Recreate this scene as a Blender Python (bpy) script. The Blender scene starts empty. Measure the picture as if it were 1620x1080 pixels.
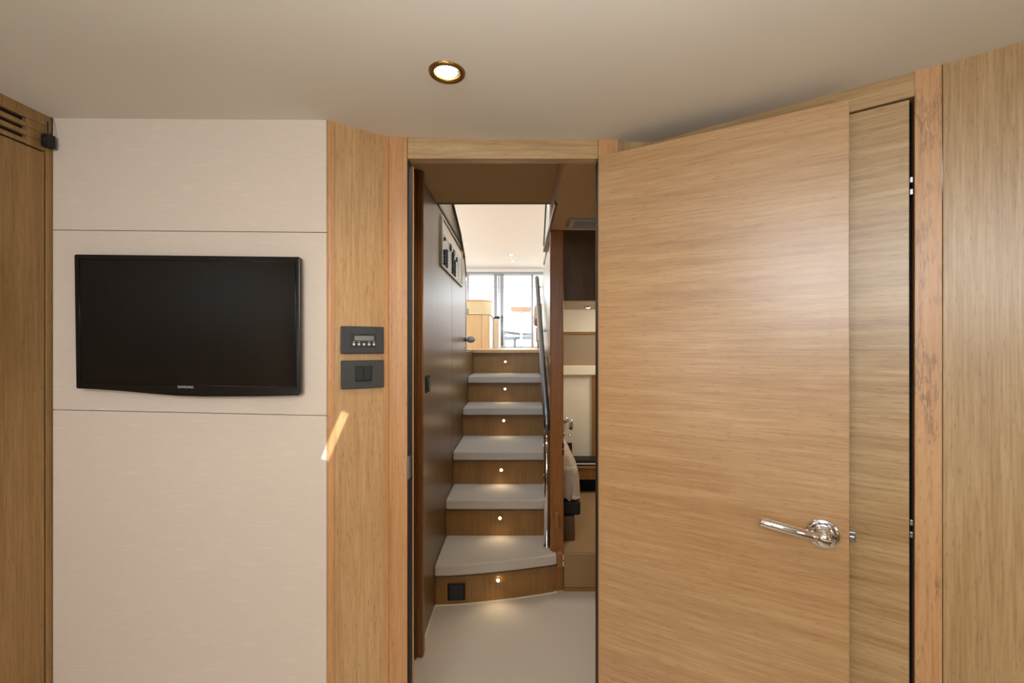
import bpy, bmesh, math, random
from mathutils import Vector, Matrix
random.seed(4)
C = bpy.context.scene.collection
PI = math.pi

def lin(r, g, b):
    def f(c):
        c /= 255.0
        return c / 12.92 if c <= .04045 else ((c + .055) / 1.055) ** 2.4
    return (f(r), f(g), f(b), 1.0)

# ------------------------------------------------------------------ camera
EYE = 1.30
cam = bpy.data.cameras.new('camera')
cam.sensor_width = 36.0
cam.lens = 16.0                      # 720 px focal length at 1620 px
cam.shift_x = -13 / 1620
cam.shift_y = 8 / 1620
cam.clip_start = .02
cam_o = bpy.data.objects.new('camera', cam)
cam_o.location = (0, 0, EYE)
cam_o.rotation_euler = (PI / 2, 0, 0)
C.objects.link(cam_o)
bpy.context.scene.camera = cam_o

# ------------------------------------------------------------------ world, exposure, main lights
vs = bpy.context.scene.view_settings
vs.view_transform = 'Standard'
vs.look = 'None'
vs.gamma = 1.0
vs.use_curve_mapping = False
vs.exposure = 0.0
w = bpy.data.worlds.new('world')
bpy.context.scene.world = w
w.use_nodes = True
w.node_tree.nodes['Background'].inputs[0].default_value = (.90, .95, 1.0, 1)
w.node_tree.nodes['Background'].inputs[1].default_value = 4.0

def area(name, loc, aim, sx, sy, power, col=(1, 1, 1), spread=PI):
    l = bpy.data.lights.new(name, 'AREA')
    l.shape = 'RECTANGLE'
    l.size = sx
    l.size_y = sy
    l.energy = power
    l.color = col
    l.spread = spread
    o = bpy.data.objects.new(name, l)
    o.location = loc
    o.rotation_euler = (Vector(aim) - Vector(loc)).to_track_quat('-Z', 'Y').to_euler()
    C.objects.link(o)
    return o

def spot(name, loc, aim, power, col, angle, blend=.6, r=.01):
    l = bpy.data.lights.new(name, 'SPOT')
    l.energy = power
    l.color = col
    l.spot_size = angle
    l.spot_blend = blend
    l.shadow_soft_size = r
    o = bpy.data.objects.new(name, l)
    o.location = loc
    o.rotation_euler = (Vector(aim) - Vector(loc)).to_track_quat('-Z', 'Y').to_euler()
    C.objects.link(o)
    return o

DAY = (1.0, .97, .93)
area('added_hatch_light', (-.35, -.90, 1.70), (-.35, -.05, .85), .80, .60, 23, (.84, .93, 1.0))  # unseen source, added to brighten the cabin and give the door its sheen
spot('bounce_flash', (.04, -.12, 1.24), (.04, -.02, 1.9), 53, (.98, .98, 1.0), math.radians(126), 1.0, .05)
area('added_window_light_left', (-1.20, -.55, 1.25), (.4, .9, 1.15), .75, .40, 5, DAY)  # out of view, added to lift the cabin brightness
area('added_window_light_right', (1.44, -.65, 1.25), (-.6, 1.2, 1.15), .75, .40, 6, DAY)  # out of view, added like its left-hand twin for brightness
area('side_cabin_fill_light', (1.19, 3.05, 1.55), (.4, 3.1, 1.0), .5, .25, 14, (1, .95, .86))  # added fill for the side cabin; no window stands here
area('windscreen_light', (-.1, 2.25, EYE + 1.55), (-.1, 3.9, .9), 1.6, .5, 27, (.62, .78, 1))
area('salon_door_light', (-.4, 11.2, 2.2), (-.2, 6, 1.9), 3.2, 1.7, 6, (.92, .96, 1))
area('salon_window_light_left', (-2.12, 6.8, 2.35), (0, 6.6, 2.3), 6.0, .7, 11, (.90, .95, 1))
area('salon_window_light_right', (2.12, 6.8, 2.35), (0, 6.6, 2.3), 6.0, .7, 11, (.90, .95, 1))

# ------------------------------------------------------------------ materials
def nodes(name):
    m = bpy.data.materials.new(name)
    m.use_nodes = True
    nt = m.node_tree
    return m, nt, nt.nodes['Principled BSDF']

def plain(name, col, rough=.5, metal=0.0, emit=None, estr=0.0, noise=.04, nscale=30, coat=0.0, bump=0.0):
    m, nt, b = nodes(name)
    tc = nt.nodes.new('ShaderNodeTexCoord')
    nz = nt.nodes.new('ShaderNodeTexNoise')
    nz.inputs['Scale'].default_value = nscale
    nz.inputs['Detail'].default_value = 4
    nt.links.new(tc.outputs['Object'], nz.inputs['Vector'])
    mr = nt.nodes.new('ShaderNodeMapRange')
    mr.inputs[3].default_value = 1 - noise
    mr.inputs[4].default_value = 1 + noise
    nt.links.new(nz.outputs['Fac'], mr.inputs[0])
    mx = nt.nodes.new('ShaderNodeVectorMath')
    mx.operation = 'SCALE'
    mx.inputs[0].default_value = col[:3]
    nt.links.new(mr.outputs[0], mx.inputs['Scale'])
    nt.links.new(mx.outputs[0], b.inputs['Base Color'])
    b.inputs['Roughness'].default_value = rough
    b.inputs['Metallic'].default_value = metal
    b.inputs['Coat Weight'].default_value = coat
    if bump:
        bp = nt.nodes.new('ShaderNodeBump')
        bp.inputs['Strength'].default_value = bump
        bp.inputs['Distance'].default_value = .002
        nt.links.new(nz.outputs['Fac'], bp.inputs['Height'])
        nt.links.new(bp.outputs[0], b.inputs['Normal'])
    if emit:
        b.inputs['Emission Color'].default_value = emit
        b.inputs['Emission Strength'].default_value = estr
    return m

def wood(name, dark, mid, light, axis='Z', rough=.42, coat=.15, figure=0.0, contrast=1.0, bump=.12):
    """veneer: broad bands + fine streaks + short pores, all stretched along one axis"""
    m, nt, b = nodes(name)
    N = nt.nodes.new
    L = nt.links.new
    tc = N('ShaderNodeTexCoord')

    def stretched(cross, along):
        mp = N('ShaderNodeMapping')
        s = [cross] * 3
        s['XYZ'.index(axis)] = along
        mp.inputs['Scale'].default_value = s
        L(tc.outputs['Object'], mp.inputs['Vector'])
        return mp.outputs['Vector']

    def noise(vec, detail, dist=0.0):
        n = N('ShaderNodeTexNoise')
        n.inputs['Scale'].default_value = 1.0
        n.inputs['Detail'].default_value = detail
        n.inputs['Distortion'].default_value = dist
        L(vec, n.inputs['Vector'])
        return n.outputs['Fac']
    a = noise(stretched(18, .9), 3, .4)
    c2 = noise(stretched(75, 2.6), 3)
    c = noise(stretched(240, 9), 4)
    p = noise(stretched(380, 34), 2)

    def math_(op, x, y):
        n = N('ShaderNodeMath')
        n.operation = op
        for i, v in enumerate((x, y)):
            if isinstance(v, (int, float)):
                n.inputs[i].default_value = v
            else:
                L(v, n.inputs[i])
        return n.outputs[0]
    s = math_('ADD', math_('ADD', math_('MULTIPLY', a, .28), math_('MULTIPLY', c2, .30)), math_('MULTIPLY', c, .42))
    cr = N('ShaderNodeValToRGB')
    e = cr.color_ramp.elements
    h = .14 / contrast
    e[0].position = .5 - h
    e[0].color = dark
    e[1].position = .5 + h
    e[1].color = light
    k = e.new(.5)
    k.color = mid
    L(s, cr.inputs[0])
    pr = N('ShaderNodeMapRange')
    pr.inputs[1].default_value = .30
    pr.inputs[2].default_value = .40
    pr.inputs[3].default_value = .70
    pr.inputs[4].default_value = 1.0
    L(p, pr.inputs[0])
    mx = N('ShaderNodeVectorMath')
    mx.operation = 'SCALE'
    L(cr.outputs[0], mx.inputs[0])
    pores = pr.outputs[0]
    if figure:                                  # medullary flecks gathered in patches
        patch = N('ShaderNodeMapRange')
        patch.inputs[1].default_value = .50
        patch.inputs[2].default_value = .58
        L(noise(stretched(26, 7), 2, .6), patch.inputs[0])
        fleck = N('ShaderNodeMapRange')
        fleck.inputs[1].default_value = .44
        fleck.inputs[2].default_value = .56
        L(noise(stretched(330, 45), 3, .8), fleck.inputs[0])
        pores = math_('MULTIPLY', pores, math_('SUBTRACT', 1.0, math_('MULTIPLY', math_('MULTIPLY', patch.outputs[0], fleck.outputs[0]), figure)))
    L(pores, mx.inputs['Scale'])
    L(mx.outputs[0], b.inputs['Base Color'])
    b.inputs['Roughness'].default_value = rough
    b.inputs['Coat Weight'].default_value = coat
    b.inputs['Coat Roughness'].default_value = .30
    bp = N('ShaderNodeBump')
    bp.inputs['Strength'].default_value = bump
    bp.inputs['Distance'].default_value = .001
    L(math_('ADD', c, p), bp.inputs['Height'])
    L(bp.outputs[0], b.inputs['Normal'])
    return m

def cloth(name, col, axis='X', amount=.05):
    m, nt, b = nodes(name)
    N = nt.nodes.new
    L = nt.links.new
    tc = N('ShaderNodeTexCoord')
    mp = N('ShaderNodeMapping')
    s = [420.0] * 3
    s['XYZ'.index(axis)] = 22.0
    mp.inputs['Scale'].default_value = s
    L(tc.outputs['Object'], mp.inputs['Vector'])
    n = N('ShaderNodeTexNoise')
    n.inputs['Scale'].default_value = 1
    n.inputs['Detail'].default_value = 3
    L(mp.outputs[0], n.inputs['Vector'])
    mp2 = N('ShaderNodeMapping')
    s = [150.0] * 3
    s['XYZ'.index(axis)] = 14.0
    mp2.inputs['Scale'].default_value = s
    L(tc.outputs['Object'], mp2.inputs['Vector'])
    n2 = N('ShaderNodeTexNoise')
    n2.inputs['Scale'].default_value = 1
    L(mp2.outputs[0], n2.inputs['Vector'])
    slub = N('ShaderNodeMapRange')            # rare lighter slub threads
    slub.inputs[1].default_value = .60
    slub.inputs[2].default_value = .76
    slub.inputs[3].default_value = 0
    slub.inputs[4].default_value = amount * 1.5
    L(n2.outputs['Fac'], slub.inputs[0])
    mr = N('ShaderNodeMapRange')
    mr.inputs[3].default_value = 1 - amount
    mr.inputs[4].default_value = 1 + amount
    L(n.outputs['Fac'], mr.inputs[0])
    ad = N('ShaderNodeMath')
    L(mr.outputs[0], ad.inputs[0])
    L(slub.outputs[0], ad.inputs[1])
    mx = N('ShaderNodeVectorMath')
    mx.operation = 'SCALE'
    mx.inputs[0].default_value = col[:3]
    L(ad.outputs[0], mx.inputs['Scale'])
    L(mx.outputs[0], b.inputs['Base Color'])
    b.inputs['Roughness'].default_value = .85
    bp = N('ShaderNodeBump')
    bp.inputs['Strength'].default_value = .15
    bp.inputs['Distance'].default_value = .001
    L(n.outputs['Fac'], bp.inputs['Height'])
    L(bp.outputs[0], b.inputs['Normal'])
    return m

OAK = (lin(168, 125, 80), lin(189, 147, 100), lin(206, 168, 122))
OAKG = (lin(160, 124, 78), lin(181, 147, 100), lin(199, 168, 122))
M = {}
M['oak_v'] = wood('oak_vertical', *OAKG, axis='Z', coat=.5)
M['oak_warm'] = wood('oak_warm', lin(176, 134, 86), lin(194, 152, 102), lin(208, 168, 118), axis='Z', coat=.3)
M['oak_left_shaded'] = wood('oak_left_shaded', lin(132, 98, 54), lin(150, 114, 66), lin(166, 130, 80), axis='Z', rough=.5)  # oak darkened: the weaker light on the left is in its colour
M['oak_door'] = wood('oak_door', *OAK, axis='X', rough=.36, coat=.8, contrast=.9)
M['oak_h'] = wood('oak_horizontal', *OAKG, axis='X', rough=.38, coat=.6)
M['oak_solid'] = wood('oak_solid', lin(176, 124, 76), lin(196, 144, 94), lin(210, 160, 112), axis='Z', contrast=.8)
M['oak_figured'] = wood('oak_figured', lin(170, 118, 72), lin(204, 156, 108), lin(214, 168, 122), axis='Z', figure=.34, contrast=.7, coat=.4)
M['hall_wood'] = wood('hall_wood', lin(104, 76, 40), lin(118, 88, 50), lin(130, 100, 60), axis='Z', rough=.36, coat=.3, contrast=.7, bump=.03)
M['riser_wood'] = wood('riser_wood', lin(136, 94, 44), lin(152, 108, 54), lin(166, 122, 66), axis='Z', rough=.35, coat=.3)
M['post_wood'] = wood('post_wood', lin(108, 66, 27), lin(126, 79, 35), lin(142, 92, 44), axis='Z', rough=.35, coat=.3)
M['newel_wood'] = wood('newel_wood', lin(136, 80, 32), lin(154, 95, 41), lin(170, 109, 51), axis='Z', rough=.35, coat=.2)
M['dark_wood'] = wood('dark_wood', lin(84, 58, 32), lin(96, 68, 38), lin(108, 78, 46), axis='Z', rough=.35, coat=.2)
M['salon_wood'] = wood('salon_wood', lin(206, 160, 104), lin(222, 180, 124), lin(234, 196, 142), axis='Z', rough=.35)
M['cream_wood'] = plain('cream_lacquer', lin(238, 222, 176), .3)
M['pink_wood'] = plain('pale_teak', lin(214, 176, 150), .5)
M['panel'] = cloth('upholstered_wall_panel', lin(221, 204, 187), 'X')
M['headliner'] = plain('headliner', lin(226, 220, 207), .8, noise=.03, nscale=5)
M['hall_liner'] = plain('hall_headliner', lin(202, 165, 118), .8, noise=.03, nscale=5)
M['salon_liner'] = plain('salon_headliner', lin(226, 223, 214), .7, noise=.02, nscale=3)
M['carpet'] = plain('carpet', lin(208, 196, 180), .95, noise=.22, nscale=420, bump=.6)
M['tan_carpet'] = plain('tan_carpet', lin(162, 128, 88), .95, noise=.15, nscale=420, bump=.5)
M['black'] = plain('black_rubber', lin(9, 9, 10), .6)
M['gap'] = plain('dark_gap', lin(10, 8, 6), .9)
M['tvframe'] = plain('gloss_black', lin(9, 9, 10), .22, noise=.0)
M['tvscreen'] = plain('screen_black', lin(7, 8, 8), .10, noise=0)
M['letter'] = plain('lettering_grey', lin(200, 200, 205), .4)
M['graphite'] = plain('graphite_plastic', lin(58, 58, 57), .42, noise=.02)
M['graphite_dark'] = plain('graphite_dark', lin(42, 41, 40), .4)
M['lcd'] = plain('lcd_grey', lin(120, 120, 112), .25)
M['button'] = plain('white_button', lin(225, 224, 220), .4)
M['chrome'] = plain('chrome', (.82, .82, .83, 1), .07, 1.0, noise=0)
M['steel'] = plain('brushed_steel', (.42, .43, .46, 1), .28, 1.0)
M['dark_steel'] = plain('dark_steel', (.27, .275, .29, 1), .36, 1.0)
M['peach_wood'] = wood('peach_veneer', lin(226, 188, 138), lin(236, 202, 152), lin(242, 214, 168), axis='Z', rough=.35)
M['bronze'] = plain('bronze_bezel', lin(150, 118, 66), .3, 1.0)
M['lamp'] = plain('lamp_lens', (1, .9, .75, 1), .4, emit=(1, .90, .74, 1), estr=26)
M['step_lamp'] = plain('step_lamp_lens', (1, .85, .6, 1), .4, emit=(1, .80, .50, 1), estr=22)
M['wall_paint'] = plain('pale_wall', lin(206, 196, 178), .7)
M['cream_panel'] = plain('cream_cabin_panel', lin(240, 228, 204), .55)
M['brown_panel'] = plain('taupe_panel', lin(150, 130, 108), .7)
M['white'] = plain('white_gelcoat', lin(240, 240, 238), .3)
M['ledge_white'] = plain('ledge_cream', lin(238, 226, 200), .4)
M['linen'] = plain('beige_linen', lin(200, 177, 154), .85, noise=.05, nscale=14)
M['white_linen'] = plain('white_linen', lin(236, 234, 228), .85)
M['panel_joint'] = plain('panel_joint', lin(120, 102, 84), .9)
M['grey_liner'] = plain('grey_coaming', lin(170, 166, 164), .6)
M['light_lacquer'] = wood('pale_lacquer', lin(192, 178, 144), lin(202, 188, 154), lin(210, 198, 166), axis='Z', rough=.25, coat=.6, contrast=.6, bump=.02)
M['metal_panel'] = plain('panel_metal', lin(176, 172, 164), .3, .5)
M['tan_frame'] = plain('panel_frame', lin(196, 176, 144), .4)
M['smoke'] = plain('smoked_plate', lin(110, 96, 72), .12, coat=.6)

def glass(name):
    m, nt, b = nodes(name)
    b.inputs['Base Color'].default_value = (.95, .98, 1, 1)
    b.inputs['Roughness'].default_value = 0.0
    b.inputs['IOR'].default_value = 1.02
    b.inputs['Transmission Weight'].default_value = 1.0
    return m
M['glass'] = glass('clear_glass')

# ------------------------------------------------------------------ mesh helpers
class MB:
    def __init__(s):
        s.v, s.f, s.sm = [], [], []

    def _add(s, vs_, fs, smooth=False):
        n = len(s.v)
        s.v += [tuple(q) for q in vs_]
        for f in fs:
            s.f.append(tuple(i + n for i in f))
            s.sm.append(smooth)
        return s

    def box(s, x0, x1, y0, y1, z0, z1):
        return s._add([(x0, y0, z0), (x1, y0, z0), (x1, y1, z0), (x0, y1, z0), (x0, y0, z1), (x1, y0, z1), (x1, y1, z1), (x0, y1, z1)],
                      [(0, 3, 2, 1), (4, 5, 6, 7), (0, 1, 5, 4), (1, 2, 6, 5), (2, 3, 7, 6), (3, 0, 4, 7)])

    def hull8(s, bot, top):
        return s._add(bot + top, [(0, 3, 2, 1), (4, 5, 6, 7), (0, 1, 5, 4), (1, 2, 6, 5), (2, 3, 7, 6), (3, 0, 4, 7)])

    def prism(s, poly, vec):
        """poly: list of 3D points, extruded by vec"""
        n = len(poly)
        a = [Vector(p) for p in poly]
        b = [p + Vector(vec) for p in a]
        fs = [tuple(range(n - 1, -1, -1)), tuple(range(n, 2 * n))]
        fs += [(i, (i + 1) % n, n + (i + 1) % n, n + i) for i in range(n)]
        return s._add(a + b, fs)

    def plan(s, poly, z0, z1):
        """vertical prism over a plan polygon; z0,z1 numbers or functions of (x,y)"""
        g0 = z0 if callable(z0) else (lambda x, y: z0)
        g1 = z1 if callable(z1) else (lambda x, y: z1)
        n = len(poly)
        vs_ = [(x, y, g0(x, y)) for x, y in poly] + [(x, y, g1(x, y)) for x, y in poly]
        fs = [tuple(range(n - 1, -1, -1)), tuple(range(n, 2 * n))]
        fs += [(i, (i + 1) % n, n + (i + 1) % n, n + i) for i in range(n)]
        return s._add(vs_, fs)

    def tube(s, a, b, r, r2=None, n=20, cap=True):
        a, b = Vector(a), Vector(b)
        r2 = r if r2 is None else r2
        q = (b - a).to_track_quat('Z', 'Y').to_matrix()
        ring = [q @ Vector((math.cos(2 * PI * i / n), math.sin(2 * PI * i / n), 0)) for i in range(n)]
        vs_ = [a + u * r for u in ring] + [b + u * r2 for u in ring]
        s._add(vs_, [(i, (i + 1) % n, n + (i + 1) % n, n + i) for i in range(n)], True)
        if cap:
            s._add([a + u * r for u in ring], [tuple(range(n - 1, -1, -1))])
            s._add([b + u * r2 for u in ring], [tuple(range(n))])
        return s

    def path(s, pts, r, n=16):
        """round bar through points"""
        pts = [Vector(p) for p in pts]
        rings = []
        up = Vector((0, 0, 1))
        for i, p in enumerate(pts):
            d = (pts[min(i + 1, len(pts) - 1)] - pts[max(i - 1, 0)]).normalized()
            x = d.cross(up)
            x = x.normalized() if x.length > 1e-4 else Vector((1, 0, 0))
            y = x.cross(d).normalized()
            rings.append([p + (x * math.cos(2 * PI * k / n) + y * math.sin(2 * PI * k / n)) * r for k in range(n)])
        vs_ = [v for rg in rings for v in rg]
        fs = []
        for i in range(len(pts) - 1):
            for k in range(n):
                fs.append((i * n + k, i * n + (k + 1) % n, (i + 1) * n + (k + 1) % n, (i + 1) * n + k))
        s._add(vs_, fs, True)
        s._add(rings[0], [tuple(range(n - 1, -1, -1))])
        s._add(rings[-1], [tuple(range(n))])
        return s

    def lathe(s, prof, origin, axis, n=32):
        """prof: (radius, height) along axis from origin"""
        o = Vector(origin)
        q = Vector(axis).to_track_quat('Z', 'Y').to_matrix()
        vs_ = []
        for r, h in prof:
            for k in range(n):
                t = 2 * PI * k / n
                vs_.append(o + q @ Vector((r * math.cos(t), r * math.sin(t), h)))
        fs = []
        for i in range(len(prof) - 1):
            for k in range(n):
                fs.append((i * n + k, i * n + (k + 1) % n, (i + 1) * n + (k + 1) % n, (i + 1) * n + k))
        s._add(vs_, fs, True)
        return s

    def make(s, name, mat, parent=None, bevel=0.0, seg=2, loc=None, rz=0.0):
        me = bpy.data.meshes.new(name)
        me.from_pydata(s.v, [], s.f)
        for p, sm in zip(me.polygons, s.sm):
            p.use_smooth = sm
        bm = bmesh.new()
        bm.from_mesh(me)
        bmesh.ops.remove_doubles(bm, verts=bm.verts, dist=1e-6)
        bmesh.ops.recalc_face_normals(bm, faces=bm.faces)
        bm.to_mesh(me)
        bm.free()
        me.materials.append(mat)
        o = bpy.data.objects.new(name, me)
        C.objects.link(o)
        if parent:
            o.parent = parent
        if loc:
            o.location = loc
        o.rotation_euler.z = rz
        if bevel:
            md = o.modifiers.new('bevel', 'BEVEL')
            md.width = bevel
            md.segments = seg
            md.limit_method = 'ANGLE'
            md.angle_limit = math.radians(50)
        return o

def tag(o, label=None, cat=None, group=None, kind=None):
    if label: o['label'] = label
    if cat: o['category'] = cat
    if group: o['group'] = group
    if kind: o['kind'] = kind
    return o

def empty(name, loc=(0, 0, 0), rz=0.0):
    o = bpy.data.objects.new(name, None)
    o.empty_display_size = .05
    o.location = loc
    o.rotation_euler.z = rz
    C.objects.link(o)
    return o

def struct(name, loc=(0, 0, 0), rz=0.0, label=None):
    return tag(empty(name, loc, rz), label, None, None, 'structure')

def copy_tree(o, parent=None):
    c = o.copy()
    C.objects.link(c)
    if parent: c.parent = parent
    for ch in list(o.children):
        copy_tree(ch, c)
    return c

# survey helpers: sight lines measured on the photograph, met with the real surfaces they lie on
def at(px, py, y):
    return ((px - 823) / 720 * y, y, EYE + (548 - py) / 720 * y)

def on_wall(px, py, p, q):
    """(u, z): distance along p->q and height where the sight line meets the vertical plane"""
    a = (px - 823) / 720
    ux, uy = q[0] - p[0], q[1] - p[1]
    L = math.hypot(ux, uy)
    ux, uy = ux / L, uy / L
    u = (a * p[1] - p[0]) / (ux - a * uy)
    y = p[1] + u * uy
    return u, EYE + (548 - py) / 720 * y

# ------------------------------------------------------------------ plan of the cabin
P1 = (-1.245, 1.2146)
P2 = (-.513, 1.2067)
P3 = (-.370, 1.300)
P4 = (.387, 1.313)
P5 = (.838, .967)
P6 = (.874, .943)
P7 = (1.52, .386)
def cz(x, y=0): return 1.894 - .012 * x

def frame(p, q):
    return math.atan2(q[1] - p[1], q[0] - p[0]), math.hypot(q[0] - p[0], q[1] - p[1])

# floor and ceiling of the cabin
MB().plan([(-1.35, -1.95), (1.6, -1.95), (1.6, 1.30), (-1.35, 1.30)], -.05, 0).make('floor', M['carpet'])['kind'] = 'structure'
ceil_poly = [(-1.30, -1.95), (1.56, -1.95), (1.56, .36), (.90, .95), (.84, .985), (.39, 1.335), (-.37, 1.33), (-.52, 1.24), (-1.30, 1.24)]
tag(MB().plan(ceil_poly, cz, lambda x, y: 1.96).make('ceiling', M['headliner']), kind='structure')

# unseen hull shell round both rooms, added to block light leaking through gaps
hs = struct('hull_light_block')
MB().box(-2.36, 2.36, -2.15, 11.6, -.16, -.10).make('hull_bottom', M['gap'], hs)
MB().box(-2.36, -2.30, -2.15, 11.6, -.10, 1.26).make('hull_side', M['gap'], hs)
MB().box(2.30, 2.36, -2.15, 11.6, -.10, 1.26).make('hull_side', M['gap'], hs)
MB().box(-2.36, -2.30, -2.15, 2.10, 1.26, 2.12).make('hull_side', M['gap'], hs)
MB().box(2.30, 2.36, -2.15, 2.10, 1.26, 2.12).make('hull_side', M['gap'], hs)
MB().box(-2.36, 2.36, -2.15, -2.09, -.10, 2.12).make('hull_stem', M['gap'], hs)
MB().box(-2.36, 2.36, -2.15, 2.10, 2.12, 2.18).make('deck', M['white'], hs)
MB().box(-2.36, 2.36, 11.54, 11.6, -.10, 1.20).make('hull_stern', M['gap'], hs)

# wall behind and beside the camera
tag(MB().box(-1.30, 1.56, -1.95, -1.90, 0, 1.92).make('wall_back', M['wall_paint']), kind='structure')
wr = struct('wall_side', (0, 0, 0))
MB().box(1.50, 1.55, -1.9, .42, 0, 1.92).make('wall_lining', M['oak_v'], wr)
for nm, x0, x1, ya, yb in (('window_1', -1.25, -1.232, -.93, -.17), ('window_2', 1.482, 1.50, -1.03, -.27)):
    wd = struct(nm)
    f = MB()
    for b_ in ((ya - .03, ya, 1.02, 1.48), (yb, yb + .03, 1.02, 1.48), (ya, yb, 1.02, 1.05), (ya, yb, 1.45, 1.48)):
        f.box(x0, x1, *b_)
    f.make('window_frame', M['chrome'], wd, .003)
    MB().box((x0 + x1) / 2 - .002, (x0 + x1) / 2 + .002, ya, yb, 1.05, 1.45).make('pane', M['glass'], wd)
hw = struct('window_3', (-.35, -.925, 1.725))
hw.rotation_euler = (PI / 4, 0, 0)  # unseen hatch added round its lamp, tilted for sheen on the door
f = MB()
for b_ in ((-.43, -.40, -.33, .33), (.40, .43, -.33, .33), (-.40, .40, -.33, -.30), (-.40, .40, .30, .33)):
    f.box(*b_, -.016, .008)
f.make('hatch_frame', M['steel'], hw, .003)
MB().box(-.40, .40, -.30, .30, -.004, 0).make('pane', M['glass'], hw)
bt = struct('floor')  # unseen berth, added to bounce light onto the ceiling
MB().box(-1.22, 1.46, -1.9, -.14, 0, .52).make('bounce_berth_base', M['oak_v'], bt)
MB().box(-1.20, 1.44, -1.88, -.16, .52, .68).make('bounce_berth_top', M['white_linen'], bt, .03, 3)

# ------------------------------------------------------------------ left wall: louvred locker front
wl = struct('wall_left')
XL = -1.25
MB().box(XL - .04, XL - .012, -1.9, 1.24, 0, 1.93).make('carcass', M['gap'], wl)
MB().box(XL - .012, XL, -1.9, 1.196, .02, 1.809).make('locker_door', M['oak_left_shaded'], wl, .0015)
MB().box(XL - .012, XL, 1.200, 1.235, 0, 1.915).make('stile', M['oak_left_shaded'], wl, .0015)
MB().box(XL - .012, XL, -1.9, 1.1985, 1.880, 1.915).make('top_rail', M['oak_left_shaded'], wl, .001)
for i in range(3):
    zt = 1.868 - i * .0215
    MB().box(XL - .012, XL, -1.9, 1.152, zt - .0115, zt).make('slat', M['oak_left_shaded'], wl, .001)
for i in range(3):
    zt = 1.8795 - i * .0222
    MB().box(XL - .012, XL - .0004, 1.152, 1.1985, zt - .0215, zt).make('slat_end', M['oak_left_shaded'], wl, .0010)

# sensor in the corner
s = empty('sensor_box', (-1.238, 1.194, 1.838))
tag(s, 'small black plastic sensor box high in the left corner under the ceiling', 'sensor')
MB().box(-.008, .010, -.010, .010, -.017, .017).make('housing', M['black'], s, .002)
MB().box(-.012, -.0081, -.008, .008, -.013, .013).make('bracket', M['black'], s, .001)
MB().path([(-.006, .004, .018), (-.008, .006, .034), (-.012, .010, .055), (-.016, .014, .07)], .0012, 8).make('cable', M['black'], s)
MB().path([(.004, .004, .018), (.004, .007, .034), (-.002, .012, .055), (-.008, .016, .07)], .0012, 8).make('cable', M['black'], s)
MB().tube((.002, -.0106, .002), (.002, -.0098, .002), .0015, n=10).make('sensor_eye', M['lcd'], s)

# ------------------------------------------------------------------ front wall: three upholstered panels
wf = struct('wall_front')
MB().plan([(P1[0] - .06, P1[1] + .012), (P2[0], P2[1] + .012), (P2[0], P2[1] + .05), (P1[0] - .06, P1[1] + .05)], 0, 1.93).make('backing', M['panel_joint'], wf)
def yw(x): return P1[1] + (x - P1[0]) * (P2[1] - P1[1]) / (P2[0] - P1[0])
xa, xb = P1[0] - .003, P2[0] - .001
s1 = (EYE + (548 - 363.5) / 720 * yw(xa), EYE + (548 - 367.5) / 720 * yw(xb))
s2 = (EYE + (548 - 648) / 720 * yw(xa), EYE + (548 - 657.5) / 720 * yw(xb))
for (za0, zb0), (za1, zb1) in (((0, 0), s2), (s2, s1), (s1, (1.915, 1.905))):
    m = MB()
    g = .0007
    m.hull8([(xa, yw(xa), za0 + g), (xb, yw(xb), zb0 + g), (xb, yw(xb) + .016, zb0 + g), (xa, yw(xa) + .016, za0 + g)],
            [(xa, yw(xa), za1 - g), (xb, yw(xb), zb1 - g), (xb, yw(xb) + .016, zb1 - g), (xa, yw(xa) + .016, za1 - g)])
    m.make('wall_panel', M['panel'], wf, .0016, 3)

# television
YT = 1.180
tv = empty('television', (-.87, YT, 1.28))
tag(tv, 'black flat television with curved lower edge hung on the cream wall panels', 'television')
def tvp(px, py, y=YT): 
    a = at(px, py, y)
    return Vector((a[0] + .87, y - YT, a[2] - 1.28))
out = [(118.5, 402), (472.5, 406), (474, 408), (475, 621), (472, 625.5), (400, 627), (320, 627.3), (280, 626), (240, 622.8), (186, 618), (150, 615.5), (121, 614.5), (120, 612), (117, 404)]
poly = [tvp(*p) for p in out]
MB().prism(poly, (0, .014, 0)).make('casing', M['tvframe'], tv, .002, 3)
scr = [tvp(125.5, 410, YT - .0006), tvp(467, 414, YT - .0006), tvp(468.5, 613, YT - .0006), tvp(128, 605.5, YT - .0006)]
MB().prism(scr, (0, .004, 0)).make('screen', M['tvscreen'], tv)
m = MB()
edge = [tvp(125.5, 410, YT), tvp(467, 414, YT), tvp(468.5, 613, YT), tvp(128, 605.5, YT)]
for i in range(4):
    m.path([edge[i] + Vector((0, -.0008, 0)), edge[(i + 1) % 4] + Vector((0, -.0008, 0))], .0012, 8)
m.make('screen_surround', M['tvframe'], tv)
MB().box(-.12, .12, .014, .0285, -.10, .10).make('wall_bracket', M['black'], tv, .002)
tc = bpy.data.curves.new('lettering', 'FONT')
tc.body = 'SAMSUNG'
tc.size = .0086
tc.extrude = .0003
tc.space_character = 1.05
tc.align_x = 'CENTER'
to = bpy.data.objects.new('lettering', tc)
C.objects.link(to)
dg = bpy.context.evaluated_depsgraph_get()
tm = bpy.data.meshes.new_from_object(to.evaluated_get(dg))
bpy.data.objects.remove(to)
tm.materials.clear()
tm.materials.append(M['letter'])
lo = bpy.data.objects.new('brand_lettering', tm)
C.objects.link(lo)
lo.parent = tv
lo.location = tvp(293.5, 613.8, YT - .0008)
lo.rotation_euler = (PI / 2, math.radians(1.2), 0)

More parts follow.
